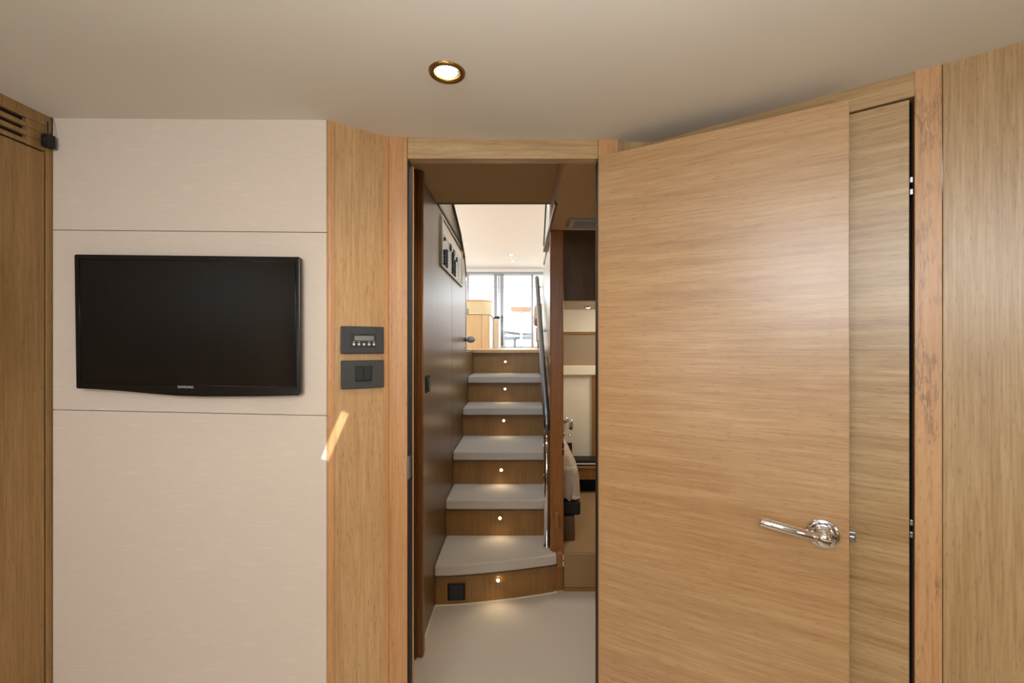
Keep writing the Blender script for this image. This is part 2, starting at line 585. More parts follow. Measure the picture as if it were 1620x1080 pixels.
# ------------------------------------------------------------------ angled panel left of the doorway
ang, wA = frame(P2, P3)
wa = struct('wall_angled', (P2[0], P2[1], 0), ang)
MB().box(.020, wA - .020, .0015, .03, 0, 1.915).make('veneer_panel', M['oak_warm'], wa)
def rounded_strip(x0, x1, r, left):
    m = MB()
    pts = [(x0, .03), (x1, .03)]
    if left:
        pts += [(x1, 0), (x0 + r, 0)] + [(x0 + r - r * math.sin(t * PI / 12), r - r * math.cos(t * PI / 12)) for t in range(1, 7)]
    else:
        pts += [(x1 - r + r * math.cos(t * PI / 12), r - r * math.sin(t * PI / 12)) for t in range(0, 7)] + [(x0, 0)]
    m.plan(pts, 0, 1.92)
    return m
rounded_strip(.0, .020, .012, True).make('corner_bead', M['oak_solid'], wa)
rounded_strip(wA - .020, wA, .010, False).make('corner_bead', M['oak_solid'], wa)
MB().box(.019, .0205, .001, .02, 0, 1.91).make('bead_joint', M['gap'], wa)

# thermostat and switch plates (local: x along the wall, -y out of it)
def plate(name, px0, px1, pya, pyb, label, cat):
    u0, z1 = on_wall(px0, pya, P2, P3)
    u1, z1b = on_wall(px1, pya + 2, P2, P3)
    _, z0 = on_wall(px0, pyb, P2, P3)
    uc, zc = (u0 + u1) / 2, (z0 + z1) / 2
    o = empty(name, (P2[0] + math.cos(ang) * uc, P2[1] + math.sin(ang) * uc, zc), ang)
    tag(o, label, cat)
    return o, (u1 - u0) / 2, (z1 - z0) / 2
th, hw_, hh = plate('climate_control', 538.5, 606, 515.5, 559.5, 'dark grey climate control plate with small display and five white buttons', 'thermostat')
MB().box(-hw_, hw_, -.009, .0015, -hh, hh).make('plate', M['graphite'], th, .0025, 3)
for sx in (-1, 1):
    MB().box(sx * hw_ * .60 - .0003, sx * hw_ * .60 + .0003, -.0093, -.008, -hh * .97, hh * .97).make('plate_seam', M['graphite_dark'], th)
MB().box(-hw_ * .58, hw_ * .60, -.0105, -.0088, -hh * .52, hh * .50).make('control_unit', M['graphite_dark'], th, .001)
MB().box(-hw_ * .40, hw_ * .50, -.0112, -.0104, -hh * .04, hh * .30).make('display', M['lcd'], th)
for i in range(5):
    x = hw_ * (-.43 + .235 * i)
    MB().lathe([(0, .0012), (.0030, .0011), (.0035, 0)], (x, -.0104, -hh * .32), (0, -1, 0), 16).make('button', M['button'], th)
    if i != 2:
        MB().box(x - .0026, x + .0026, -.0108, -.0104, -hh * .155, -hh * .125).make('button_caption', M['button'], th)
MB().box(-hw_ * .15, hw_ * .25, -.0108, -.0104, hh * .38, hh * .42).make('caption_strip', M['black'], th)

sw, hw_, hh = plate('light_switch', 539, 606, 570, 615.5, 'dark grey double rocker switch plate below the climate control', 'switch')
MB().box(-hw_, hw_, -.009, .0015, -hh, hh).make('plate', M['graphite'], sw, .0025, 3)
MB().box(-hw_ * .37, hw_ * .42, -.0098, -.0088, -hh * .50, hh * .58).make('switch_surround', M['black'], sw, .0006)
for sx in (0, 1):
    x0 = hw_ * (-.34 + .37 * sx)
    m = MB()
    m.hull8([(x0, -.0108, -hh * .42), (x0 + hw_ * .355, -.0108, -hh * .42), (x0 + hw_ * .355, -.008, -hh * .42), (x0, -.008, -hh * .42)],
            [(x0, -.0135, hh * .53), (x0 + hw_ * .355, -.0135, hh * .53), (x0 + hw_ * .355, -.008, hh * .53), (x0, -.008, hh * .53)])
    m.make('rocker', M['graphite_dark'], sw, .0006)
MB().box(-hw_ * .37, hw_ * .42, -.0115, -.0088, -hh * .58, -hh * .52).make('lower_lip', M['graphite'], sw, .0004)

# ------------------------------------------------------------------ door frame
df = struct('trim_1', (0, 0, 0))
XJ0, XJ1 = -.323, .2235
HZ = EYE + .538
MB().box(P3[0] + .002, XJ0, 1.300, 1.342, 0, 1.93).make('jamb', M['oak_solid'], df, .0015)
MB().box(P3[0] - .014, P3[0] + .004, 1.3015, 1.345, 0, 1.93).make('jamb_backing', M['oak_solid'], df)
MB().box(XJ1, .281, 1.300, 1.342, 0, 1.92).make('jamb', M['oak_solid'], df, .0015)
MB().box(XJ0 + .0005, XJ1 - .0005, 1.303, 1.340, HZ, 2.10).make('lintel', M['oak_h'], df, .001)
MB().box(XJ0, XJ0 + .0045, 1.306, 1.340, 0, HZ - .006).make('door_seal', M['black'], df)
MB().box(XJ0 - .01, XJ0 + .0075, 1.345, 1.353, 0, HZ - .006).make('seal_strip', M['oak_solid'], df, .001)
MB().box(XJ1 - .002, XJ1, 1.310, 1.340, 0, HZ - .006).make('door_seal', M['black'], df)
u = at(648, 740, 1.302)
sp = MB().box(XJ0 - .001, XJ0 + .0058, 1.2985, 1.322, u[2] - .032, u[2] + .032).make('strike_plate', M['dark_steel'], df, .001)
# spandrel above the frame, hides the deck void between the two rooms
tag(MB().box(-.62, 1.10, 1.343, 1.36, 1.93, 2.10).make('trim_2', M['hall_liner']), kind='structure')
MB().plan([(.281, 1.316), (P4[0], P4[1]), (P4[0] + .02, P4[1] + .04), (.281, 1.345)], 0, 1.92).make('wall_filler', M['oak_v'], df)

# ------------------------------------------------------------------ right wall with the closed door
angR, wR = frame(P4, P5)
wrt = struct('wall_right', (P4[0], P4[1], 0), angR)
DZ = EYE + .5285
MB().box(0, wR, .0, .03, DZ + .004, 1.915).make('header', M['oak_h'], wrt)
MB().box(-.0, wR, .03, .045, 0, 1.93).make('backing', M['gap'], wrt)
d2 = struct('door_2', (P4[0], P4[1], 0), angR)
MB().box(.03, wR - .0085, .002, .03, .012, DZ).make('door_leaf', M['oak_h'], d2, .0012)
for py in (292, 838):
    z = on_wall(1446, py, P4, P5)[1]
    for dz_, h_ in ((-.013, .012), (.013, .012)):
        MB().box(wR - .0075, wR - .002, .004, .02, z + dz_ - h_ / 2, z + dz_ + h_ / 2).make('hinge_knuckle', M['steel'], d2, .0008)
angP, wP = frame(P5, P6)
po = struct('trim_3', (P5[0], P5[1], 0), angP)
MB().box(0, wP, -.002, .045, 0, 1.90).make('post', M['oak_figured'], po, .0008)
angS, wS = frame(P6, P7)
ws = struct('wall_right', (P6[0], P6[1], 0), angS)
MB().box(.0012, wS, .0, .03, 0, 1.90).make('veneer_panel', M['oak_v'], ws, .001)

# ------------------------------------------------------------------ open door
H = (.2225, 1.287)
F = (.7165, .9907)
angD, wD = frame(H, F)
d1 = struct('door_1', (H[0], H[1], 0), angD)
MB().box(0, wD, 0, .040, .012, EYE + .538).make('door_leaf', M['oak_door'], d1, .0012)
u, z = on_wall(1302, 843, H, F)
ch = empty('door_handle', (u, 0, z))
ch.parent = d1
MB().lathe([(.0, 0), (.0325, 0), (.0325, .004), (.0310, .0065), (.027, .008), (.0245, .0085), (.0235, .006), (.017, .006), (.017, .012), (.0, .012)], (0, 0, 0), (0, -1, 0), 40).make('rosette', M['chrome'], ch)
MB().lathe([(.0, .010), (.0135, .010), (.0135, .016), (.0115, .017), (.0115, .024), (.0125, .025), (.0125, .030), (.0115, .031), (.0132, .032), (.0132, .0495), (.0120, .051), (0, .051)], (0, 0, 0), (0, -1, 0), 32).make('neck', M['chrome'], ch)
MB().lathe([(0, 0), (.0106, 0), (.0106, .1205), (.0098, .1222), (0, .1222)], (0, -.0385, 0), (-1, 0, .115), 28).make('lever', M['chrome'], ch)
MB().tube((.022, -.0075, -.004), (.022, -.0095, -.004), .0022, n=12).make('grub_screw', M['black'], ch)
lt = empty('latch', (wD, .02, z - .003))
lt.parent = d1
MB().box(-.002, .0015, -.011, .011, -.03, .03).make('latch_plate', M['steel'], lt, .0006)
MB().box(0, .0125, -.006, .006, -.0115, .0115).make('latch_bolt', M['steel'], lt, .001)
MB().box(.002, .0100, -.0068, -.0055, -.0022, .0022).make('latch_rib', M['chrome'], lt, .0005)
for zz in (.25, .95, 1.60):
    MB().tube((-.004, .036, zz - .04), (-.004, .036, zz + .04), .005, n=14).make('hinge', M['steel'], d1)

# ------------------------------------------------------------------ ceiling downlight of the cabin
def downlight(loc, r, label, power, group=None, mat='lamp', bez='bronze', bulge=-.0025):
    o = empty('downlight', loc)
    tag(o, label, 'light', group)
    MB().lathe([(r * .66, .004), (r * .66, -.001), (r * .72, -.004), (r * .85, -.006), (r * .96, -.004), (r, .0), (r, .003)], (0, 0, 0), (0, 0, 1), 40).make('bezel', M[bez], o)
    MB().lathe([(0, bulge), (r * .40, bulge * .8), (r * .67, .001)], (0, 0, 0), (0, 0, 1), 32).make('lens', M[mat], o)
    if power:
        spot('downlight_lamp', (loc[0], loc[1], loc[2] - .012), (loc[0], loc[1], 0), power, (1, .85, .65), math.radians(130), .9, r * .5)
    return o
zc_ = cz(-.159)
downlight((-.159, .989, zc_), .0400, 'round bronze-rimmed downlight glowing in the cabin ceiling above the doorway', 6)

# streak of sun slipping past a blind behind the camera
ua, za_ = on_wall(546, 652, P2, P3)
pa = Vector((P2[0] + math.cos(ang) * ua, P2[1] + math.sin(ang) * ua, za_))
pb = Vector(at(513.5, 727, 1.2067))
tgt = (pa + pb) / 2
dirn = Vector((-.30, .88, -.36)).normalized()
lng = (pa - pb)
lng = lng - dirn * lng.dot(dirn)
st = area('sun_streak_light', tgt - dirn * 1.5, tgt, .019, lng.length, .012, (1, .98, .96), math.radians(.3))
zz_ = -dirn
yy_ = lng.normalized()
xx_ = yy_.cross(zz_)
st.rotation_euler = Matrix((xx_, yy_, zz_)).transposed().to_euler()
# ------------------------------------------------------------------ hall beyond the doorway
tag(MB().plan([(-.62, 1.30), (1.05, 1.30), (1.05, 2.47), (-.62, 2.47)], -.05, 0).make('floor', M['carpet']), kind='structure')
XS = -.428            # face of the stair side panelling
XR = .177             # right side of the stairwell
hc = struct('ceiling')
MB().plan([(-.62, 1.343), (.158, 1.343), (.158, 2.345), (-.62, 2.345)], EYE + .739, EYE + .80).make('hall_liner', M['hall_liner'], hc)
MB().plan([(.155, 1.343), (1.05, 1.343), (1.05, 2.43), (.155, 2.43)], EYE + .620, EYE + .80).make('soffit', M['hall_liner'], hc, .004)
MB().box(XS, .155, 2.346, 2.358, EYE + .735, EYE + .80).make('edge_trim', M['dark_wood'], hc, .002)
tag(MB().box(1.03, 1.05, 1.343, 2.46, 0, 2.05).make('wall_right', M['dark_wood']), kind='structure')
tag(MB().box(-.62, -.60, 1.343, 1.95, 0, 2.05).make('wall_left', M['dark_wood']), kind='structure')
tag(MB().box(.281, 1.05, 1.356, 1.37, 0, 2.05).make('wall_front', M['dark_wood']), kind='structure')

downlight((-.10, 1.56, EYE + .739), .04, 'unseen downlight added in the dark hall ceiling to brighten the hall', 17)  # extra lamp hidden behind the lintel, put in to light carpet and steps
# vent in the soffit
v = empty('ceiling_vent', (.345, 2.29, EYE + .620))
tag(v, 'rectangular grey-framed air vent in the lowered hall ceiling', 'vent')
m = MB()
for b_ in ((-.10, .10, -.085, -.065), (-.10, .10, .062, .082), (-.10, -.075, -.065, .062), (.075, .10, -.065, .062)):
    m.box(*b_, -.008, .0)
m.make('vent_frame', M['grey_liner'], v, .002)
MB().box(-.075, .075, -.065, .062, -.002, -.0005).make('vent_mesh', M['graphite'], v)
for i in range(4):
    y = -.048 + i * .03
    MB().box(-.074, .074, y - .008, y + .008, -.0055, -.0025).make('louvre', M['grey_liner'], v, .0008)

# left stair panelling
sl = struct('wall_stairs')
def wall_yz(y0, y1, top0, top1, x0, x1, z0=0):
    return MB().prism([(x0, y0, z0), (x0, y1, z0), (x0, y1, top1), (x0, y0, top0)], (x1 - x0, 0, 0))
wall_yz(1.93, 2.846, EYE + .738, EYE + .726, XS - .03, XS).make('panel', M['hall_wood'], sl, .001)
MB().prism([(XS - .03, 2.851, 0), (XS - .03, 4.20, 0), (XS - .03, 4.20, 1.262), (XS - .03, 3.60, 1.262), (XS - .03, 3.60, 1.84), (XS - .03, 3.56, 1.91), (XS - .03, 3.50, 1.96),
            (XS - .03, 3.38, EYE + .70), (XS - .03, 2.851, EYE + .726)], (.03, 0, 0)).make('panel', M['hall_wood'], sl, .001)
MB().box(XS - .032, XS + .004, 3.592, 3.608, 1.27, 1.82).make('end_bead', M['light_lacquer'], sl, .003)
MB().box(XS - .05, XS - .031, 1.95, 4.2, 0, 1.25).make('backing', M['gap'], sl)
# coaming cap along the panel top
m = MB()
for (ya, za), (yb, zb) in (((2.352, EYE + .736), (2.85, EYE + .726)), ((2.85, EYE + .726), (3.38, EYE + .70)), ((3.38, EYE + .70), (3.50, 1.965)), ((3.50, 1.965), (3.595, 1.845))):
    m.prism([(XS - .034, ya, za), (XS - .034, yb, zb), (XS - .034, yb, zb + .014), (XS - .034, ya, za + .014)], (.040, 0, 0))
m.make('coaming_cap', M['dark_wood'], sl)
# end post and seal at the hall side
MB().box(-.52, -.432, 1.89, 1.93, 0, EYE + .737).make('end_post', M['dark_wood'], sl, .003)
MB().box(-.434, -.405, 1.90, 1.94, 0, EYE + .737).make('end_bead', M['post_wood'], sl, .006)
MB().box(-.448, -.436, 1.880, 1.8905, .02, EYE + .53).make('seal', M['black'], sl)

# electrical panel
Y0, Y1, Z0, Z1 = 2.43, 3.30, EYE + .43, EYE + .708
ep = empty('electrical_panel', (XS, (Y0 + Y1) / 2, Z0))
tag(ep, 'tan-framed electrical breaker panel with dials and black switches beside the stairs', 'electrical panel')
hy, hz_ = (Y1 - Y0) / 2, Z1 - Z0
m = MB()
for a, b_, c_, d_ in ((-hy, hy, 0, .014), (-hy, hy, hz_ - .014, hz_), (-hy, -hy + .03, .014, hz_ - .014), (hy - .03, hy, .014, hz_ - .014)):
    m.box(0, .012, a, b_, c_, d_)
m.make('frame', M['tan_frame'], ep, .002)
MB().box(0, .006, -hy + .03, hy - .03, .014, hz_ - .014).make('face_plate', M['metal_panel'], ep)
MB().box(.006, .008, -hy + .04, hy - .05, hz_ * .66, hz_ - .02).make('smoked_cover', M['smoke'], ep, .001)
MB().box(.006, .009, .22, hy - .07, .02, hz_ * .55).make('tan_plate', M['tan_frame'], ep, .001)
bk = None
cols = [(-.345, 5, 6), (-.275, 6, 6), (-.03, 8, 8), (.05, 6, 8)]
for yy, n, tot in cols:
    for i in range(n):
        b_ = MB().box(.006, .016, -.022, .022, -.006, .006).make('breaker_switch', M['black'], ep, .001) if bk is None else bk.copy()
        if bk is not None: C.objects.link(b_)
        bk = bk or b_
        b_.location = (0, yy, .026 + i * .0175)
for yy, zz, r in ((-.34, hz_ * .60, .011), (-.12, hz_ * .60, .022), (.02, hz_ * .58, .022), (.14, hz_ * .52, .016)):
    MB().lathe([(r, 0), (r, .006), (r * .8, .009), (0, .009)], (.006, yy, zz), (1, 0, 0), 24).make('dial', M['graphite_dark'], ep)

z = EYE - .171
o = empty('wall_switch', (XS, 2.08, z))
tag(o, 'small black switch on the dark panelling left of the stairs', 'switch')
MB().box(0, .008, -.045, .045, -.038, .038).make('plate', M['black'], o, .002)
MB().box(.008, .012, -.018, .018, -.024, .024).make('rocker', M['graphite_dark'], o, .001)
o = empty('grab_handle', (XS, 3.55, EYE + .055))
tag(o, 'grey oval grab handle at the upper end of the dark stair panelling', 'handle')
MB().lathe([(0, 0), (.016, 0), (.016, .02), (0, .02)], (0, 0, 0), (1, 0, 0), 20).make('stem', M['steel'], o)
MB().lathe([(0, 0), (.018, .003), (.025, .014), (.026, .030), (.020, .050), (.008, .060), (0, .061)], (.016, 0, 0), (1, 0, 0), 24).make('knob', M['grey_liner'], o)

# staircase
YN = [(2.26, 2.385), (2.60, 2.60), (2.88, 2.88), (3.37, 3.37), (3.70, 3.70), (4.12, 4.12)]
ZT = [EYE - 1.088 + .2116 * i for i in range(6)]
stc = empty('staircase', (0, 2.3, 0))
tag(stc, 'wooden staircase of six risers with pale carpeted treads rising to the bright saloon', 'staircase')
def curve_front(i, off):
    l, r = YN[i]
    n = 9
    return [(XS + .001 + (XR - XS + (.015 if i == 0 else -.002)) * k / (n - 1), l + (r - l) * (k / (n - 1)) ** 1.5 + off - 2.3) for k in range(n)]
for i in range(6):
    zt = ZT[i]
    if i < 5:
        fr = curve_front(i, 0)
        back = YN[i + 1][1] + .04 - 2.3
        poly = fr + [(fr[-1][0] if i else XR, back), (fr[0][0], back)] if i else fr + [(fr[-1][0], .12), (XR - .002, .12), (XR - .002, back), (fr[0][0], back)]
        MB().plan(poly, zt - .056, zt).make('tread', M['carpet'], stc, .010, 3)
    zb = 0 if i == 0 else ZT[i - 1]
    ztop = zt - .057 if i < 5 else zt - .028
    fr = curve_front(i, .022)
    if i == 0:
        fr = [(x - (0 if k < 8 else .017), y) for k, (x, y) in enumerate(fr)]
    bk_ = [(x, y + .018) for x, y in fr][::-1]
    MB().plan(fr + bk_, zb, ztop).make('riser', M['riser_wood'], stc)
    if i < 5:
        f2 = curve_front(i, .004)
        MB().plan(f2 + [(f2[-1][0], f2[-1][1] + .03), (f2[0][0], f2[0][1] + .03)], zt - .062, zt - .0565).make('nosing_shade_strip', M['dark_wood'], stc)  # strip coloured dark to stand for the shade under the nosing
MB().box(XS + .001, XR - .002, 4.10 - 2.3, 4.16 - 2.3, ZT[5] - .028, ZT[5] + .001).make('landing_nosing', M['salon_wood'], stc, .005, 3)

# pale edge of the carpet against the panelling and the lowest riser
ce = struct('baseboard_stairs')
fr = curve_front(0, .018)
fr = [(x, y + 2.3) for x, y in fr]
MB().plan(fr + [(x, y + .006) for x, y in fr][::-1], 0, .006).make('carpet_edge', M['ledge_white'], ce)
MB().box(XS, XS + .005, 1.945, 2.275, 0, .006).make('carpet_edge', M['ledge_white'], ce)
# step lights
names = ['lowest', 'second', 'third', 'fourth', 'fifth', 'topmost']
for i, (px, py) in enumerate(((788, 917), (791, 819), (793, 743), (797, 665), (799, 615), (799.5, 572))):
    l, r = YN[i]
    y = (l + (r - l) * .30 if i == 0 else l) + .022
    p = at(px, py, y)
    o = empty('step_light', p)
    tag(o, 'small glowing round light in the %s stair riser' % names[i], 'light', 'step lights in the stair risers')
    MB().lathe([(.0085, 0), (.009, .006), (.0125, .007), (.0145, .004), (.0145, 0)], (0, 0, 0), (0, -1, 0), 20).make('bezel', M['bronze'], o)
    MB().lathe([(.0088, .003), (.006, .006), (0, .0065)], (0, 0, 0), (0, -1, 0), 16).make('lens', M['step_lamp'], o)
    spot('step_lamp', (p[0], y - .016, p[2]), (p[0], y - .30, p[2] - .28), .42, (1, .80, .52), math.radians(150), 1.0, .008)

p = at(722, 936, 2.285)
o = empty('socket_plate', (p[0], p[1] + .003, p[2]), math.atan2(.035, .605))
tag(o, 'square black socket cover in the lowest stair riser', 'socket')
MB().box(-.044, .044, -.006, .001, -.042, .042).make('plate', M['black'], o, .003)
MB().box(-.034, .034, -.009, -.005, -.034, .034).make('flap', M['graphite_dark'], o, .002)

# right side of the stairwell: newel panel and pale lacquered upper lining
rs = struct('wall_stairs')
MB().prism([(XR, 2.47, .0), (XR, 4.2, .0), (XR, 4.2, 1.262), (XR, 3.66, 1.262), (XR, 3.64, 1.80), (XR, 3.44, EYE + .575), (XR, 3.0, EYE + .62), (XR, 2.47, EYE + .62)], (.024, 0, 0)).make('panel', M['light_lacquer'], rs, .001)
MB().box(XR - .004, XR + .001, 2.50, 4.18, 0, ZT[5] - .03).make('lower_lining', M['post_wood'], rs)
MB().box(.160, .231, 2.425, 2.468, 0, EYE + .619).make('newel_panel', M['newel_wood'], rs, .006)
MB().box(XR + .0155, .222, 2.376, 2.425, ZT[0] - .07, ZT[0] + .012).make('tread_cap', M['newel_wood'], rs, .004)
MB().box(XR + .003, .207, 2.400, 2.425, ZT[1] - .09, ZT[1] - .0).make('tread_cap', M['newel_wood'], rs, .004)
MB().box(.149, .161, 1.97, 2.425, EYE + .612, EYE + .632).make('coaming_cap', M['dark_wood'], rs, .002)
MB().box(.149, .203, 2.425, 2.98, EYE + .618, EYE + .634).make('coaming_cap', M['dark_wood'], rs, .002)
for py in (710, 885):
    zz = EYE + (548 - py) / 720 * 2.43
    for k in (-1, 1):
        MB().box(.2225, .2335, 2.4215, 2.428, zz + k * .018 - .015, zz + k * .018 + .015).make('hinge_leaf', M['chrome'], rs, .001)

# handrail
hr = empty('handrail', (.144, 2.47, ZT[0]))
tag(hr, 'chrome post and dark steel handrail climbing the right side of the stairs', 'handrail')
zj = EYE - .405 - ZT[0]
MB().tube((0, 0, 0), (0, 0, zj - .012), .0165, n=24).make('post', M['chrome'], hr)
MB().lathe([(0, 0), (.021, 0), (.021, .006), (.0175, .012), (0, .012)], (0, 0, 0), (0, 0, 1), 24).make('base_flange', M['chrome'], hr)
MB().lathe([(.0172, 0), (.0185, .003), (.0185, .022), (.0172, .025)], (0, 0, zj - .10), (0, 0, 1), 24).make('joint_collar', M['chrome'], hr)
e0 = Vector((0, 0, zj - .012))
e1 = Vector(at(849.5, 440, 3.95)) - Vector((.144, 2.47, ZT[0]))
d = (e1 - e0)
MB().path([e0 + Vector((0, -.0, -.03)), e0, e0 + Vector((0, .012, .025)), e0 + d * .06 + Vector((0, 0, .02)), e0 + d * .2, e0 + d * .5, e0 + d * .97, e1], .0185, 20).make('rail', M['dark_steel'], hr)
MB().lathe([(.0185, 0), (.019, .008), (.012, .016), (0, .017)], e1, d, 20).make('end_cap', M['chrome'], hr)
for t in (.55, .93):
    q = e0 + d * t
    X = XR - .144
    MB().path([q + Vector((.01, 0, -.012)), Vector((X - .012, q.y, q.z - .02)), Vector((X - .001, q.y, q.z - .02))], .006, 12).make('bracket', M['chrome'], hr)
    MB().lathe([(0, 0), (.018, 0), (.016, .004), (0, .005)], (X - .0002, q.y, q.z - .02), (-1, 0, 0), 20).make('bracket_rose', M['chrome'], hr)

# ------------------------------------------------------------------ side cabin right of the stairs
FZ = EYE - 1.10
sc_floor = struct('floor')
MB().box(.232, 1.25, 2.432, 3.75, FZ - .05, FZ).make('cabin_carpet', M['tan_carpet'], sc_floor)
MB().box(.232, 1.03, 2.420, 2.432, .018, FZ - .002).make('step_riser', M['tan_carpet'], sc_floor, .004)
MB().box(.232, 1.03, 2.416, 2.431, 0, .018).make('step_trim', M['riser_wood'], sc_floor, .002)
cw = struct('wall_cabin')
YB = 3.60
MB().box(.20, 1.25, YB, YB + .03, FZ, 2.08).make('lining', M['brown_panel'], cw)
MB().box(.20, 1.25, YB - .012, YB, EYE - .90, EYE - .22).make('cream_panel', M['cream_panel'], cw, .003)
MB().box(.20, 1.25, YB - .004, YB, EYE + .115, EYE + .30).make('upper_panel', M['cream_panel'], cw)
MB().box(.20, 1.25, YB - .010, YB, EYE + .095, EYE + .117).make('wood_band', M['riser_wood'], cw, .002)
MB().box(.20, 1.25, YB - .05, YB, EYE - .222, EYE - .150).make('shelf_lip', M['ledge_white'], cw, .004)
MB().box(.20, 1.25, 2.46, YB, EYE + .77, EYE + .80).make('lining', M['hall_liner'], cw)
MB().box(1.22, 1.25, 2.46, YB, FZ, 2.0).make('lining', M['cream_panel'], cw)
MB().box(.565, .60, YB - .03, YB - .011, EYE - .88, EYE - .23).make('stile', M['riser_wood'], cw, .003)
cb = empty('overhead_cupboard', (.7, 3.2, EYE + .292))
tag(cb, 'dark wooden overhead cupboard in the small cabin right of the stairs', 'cupboard')
MB().box(-.46, .52, -.28, .395, .0, .47).make('carcass', M['riser_wood'], cb)
MB().box(-.46, .03, -.298, -.281, .004, .465).make('cupboard_door', M['dark_wood'], cb, .002)
MB().box(.034, .52, -.298, -.281, .004, .465).make('cupboard_door', M['dark_wood'], cb, .002)
downlight((.500, 3.36, EYE + .2905), .030, 'small round downlight under the dark overhead cupboard', 3.5, bulge=-.009)

# low cabinet with black ledge tray
lc = empty('low_cabinet', (.72, 3.5, FZ))
tag(lc, 'low wooden cabinet under the cream panel with a black tray along its top', 'cabinet')
MB().box(-.50, .50, -.03, .085, .0, .105).make('plinth', M['gap'], lc)
MB().box(-.50, .50, -.10, .085, .105, .185).make('drawer_front', M['riser_wood'], lc, .003)
MB().box(-.50, .50, -.105, .085, .185, .200).make('top', M['riser_wood'], lc, .003)
MB().box(-.50, .50, -.07, .08, .200, .240).make('tray', M['black'], lc, .003)
MB().box(-.36, .50, -.074, -.069, .212, .222).make('tray_insert', M['ledge_white'], lc)

# bed corner
bd = empty('bed', (.29, 2.95, FZ))
tag(bd, 'beige made-up bed with a dark base, its corner showing behind the newel panel', 'bed')
MB().box(-.055, .020, -.37, .42, 0, .135).make('plinth', M['dark_wood'], bd, .003)
MB().box(-.055, .055, -.35, .42, .135, .215).make('base', M['black'], bd, .012, 3)
bm = bmesh.new()
bmesh.ops.create_grid(bm, x_segments=22, y_segments=44, size=.5)
me = bpy.data.meshes.new('bedspread')
for vtx in bm.verts:
    gx, gy = vtx.co.x + .5, vtx.co.y + .5            # 0..1
    x = -.056 + gx * .122
    y = -.355 + gy * .78
    ex = max(0, (gx - .35) / .65)
    ey = max(0, (.22 - gy) / .22)
    drop = min(1.0, math.sqrt(ex ** 2.6 + ey ** 2.4))
    z = .455 - .225 * (1 - math.sqrt(max(0, 1 - drop ** 2)))
    x -= .035 * gx * max(0, (.16 - gy) / .16) ** 2
    z += .006 * math.sin(gx * 9 + gy * 31) * (.3 + drop) + .004 * math.sin(gy * 57 - gx * 14)
    vtx.co = (x + .002 * math.sin(gy * 43) * ex, y, z)
bm.to_mesh(me)
bm.free()
for p_ in me.polygons: p_.use_smooth = True
me.materials.append(M['linen'])
bs = bpy.data.objects.new('bedspread', me)
C.objects.link(bs)
bs.parent = bd
sd = bs.modifiers.new('thick', 'SOLIDIFY')
sd.thickness = .012
MB().box(-.054, .048, -.335, .41, .216, .40).make('mattress', M['linen'], bd, .03, 3)

# reading lamp, lever and switch in the cabin
o = empty('reading_lamp', at(894, 664, 3.585))
tag(o, 'small chrome reading lamp on the cream panel above the bed', 'lamp')
MB().lathe([(0, 0), (.026, 0), (.026, .010), (.020, .016), (0, .018)], (0, 0, 0), (0, -1, 0), 24).make('wall_rose', M['chrome'], o)
MB().path([(0, -.016, 0), (.0, -.04, .01), (.03, -.05, .012), (.04, -.05, .0)], .006, 12).make('arm', M['chrome'], o)
MB().lathe([(0, 0), (.016, .004), (.018, .03), (.018, .085), (0, .087)], (.04, -.05, .02), (0, 0, -1), 20).make('shade', M['chrome'], o)
o = empty('cabin_door_lever', (.2335, 2.455, EYE - .475))
tag(o, 'small chrome door lever on the right edge of the newel panel', 'handle')
MB().lathe([(0, 0), (.014, 0), (.014, .006), (.008, .008), (0, .008)], (-.002, 0, 0), (1, 0, 0), 20).make('rosette', M['chrome'], o)
MB().path([(.004, 0, .006), (.022, 0, .004), (.030, -.004, -.002), (.030, -.012, -.008)], .0055, 12).make('lever', M['chrome'], o)
o = empty('cabin_switch', at(900, 711, 3.586))
tag(o, 'small black wall switch low on the cream panel beside the bed', 'switch')
MB().box(-.024, .024, -.010, .0, -.055, .055).make('plate', M['black'], o, .002)
MB().box(-.014, .014, -.014, -.010, -.03, .03).make('rocker', M['graphite_dark'], o, .001)

# ------------------------------------------------------------------ saloon at the top of the stairs
SZ = ZT[5]
tag(MB().box(-2.3, 2.3, 4.16, 11.6, SZ - .05, SZ).make('floor', M['salon_wood']), kind='structure')
tag(MB().box(-2.3, 2.3, 2.10, 11.6, EYE + 1.97, EYE + 2.02).make('ceiling', M['salon_liner']), kind='structure')
tag(MB().box(-2.3, 2.3, 2.05, 2.10, EYE + .80, EYE + 2.0).make('wall_front', M['salon_liner']), kind='structure')
tag(MB().box(-2.3, -.47, 2.36, 4.16, EYE + .30, EYE + .34).make('trim_4', M['grey_liner']), kind='structure')
tag(MB().box(.21, 2.3, 2.36, 4.16, EYE + .745, EYE + .78).make('trim_5', M['grey_liner']), kind='structure')
for sx in (-1, 1):
    sw_ = struct('wall_left' if sx < 0 else 'wall_right')
    x0, x1 = sorted((sx * 2.2, sx * 2.25))
    MB().box(x0, x1, 2.1, 11.6, SZ, SZ + .75).make('lower_lining', M['salon_wood'], sw_)
    MB().box(x0, x1, 2.1, 11.6, SZ + 1.55, EYE + 2.0).make('upper_lining', M['salon_liner'], sw_)
    for yy in (2.1, 5.6, 9.0, 11.4):
        MB().box(x0, x1, yy, yy + .2, SZ + .75, SZ + 1.55).make('mullion', M['black'], sw_)
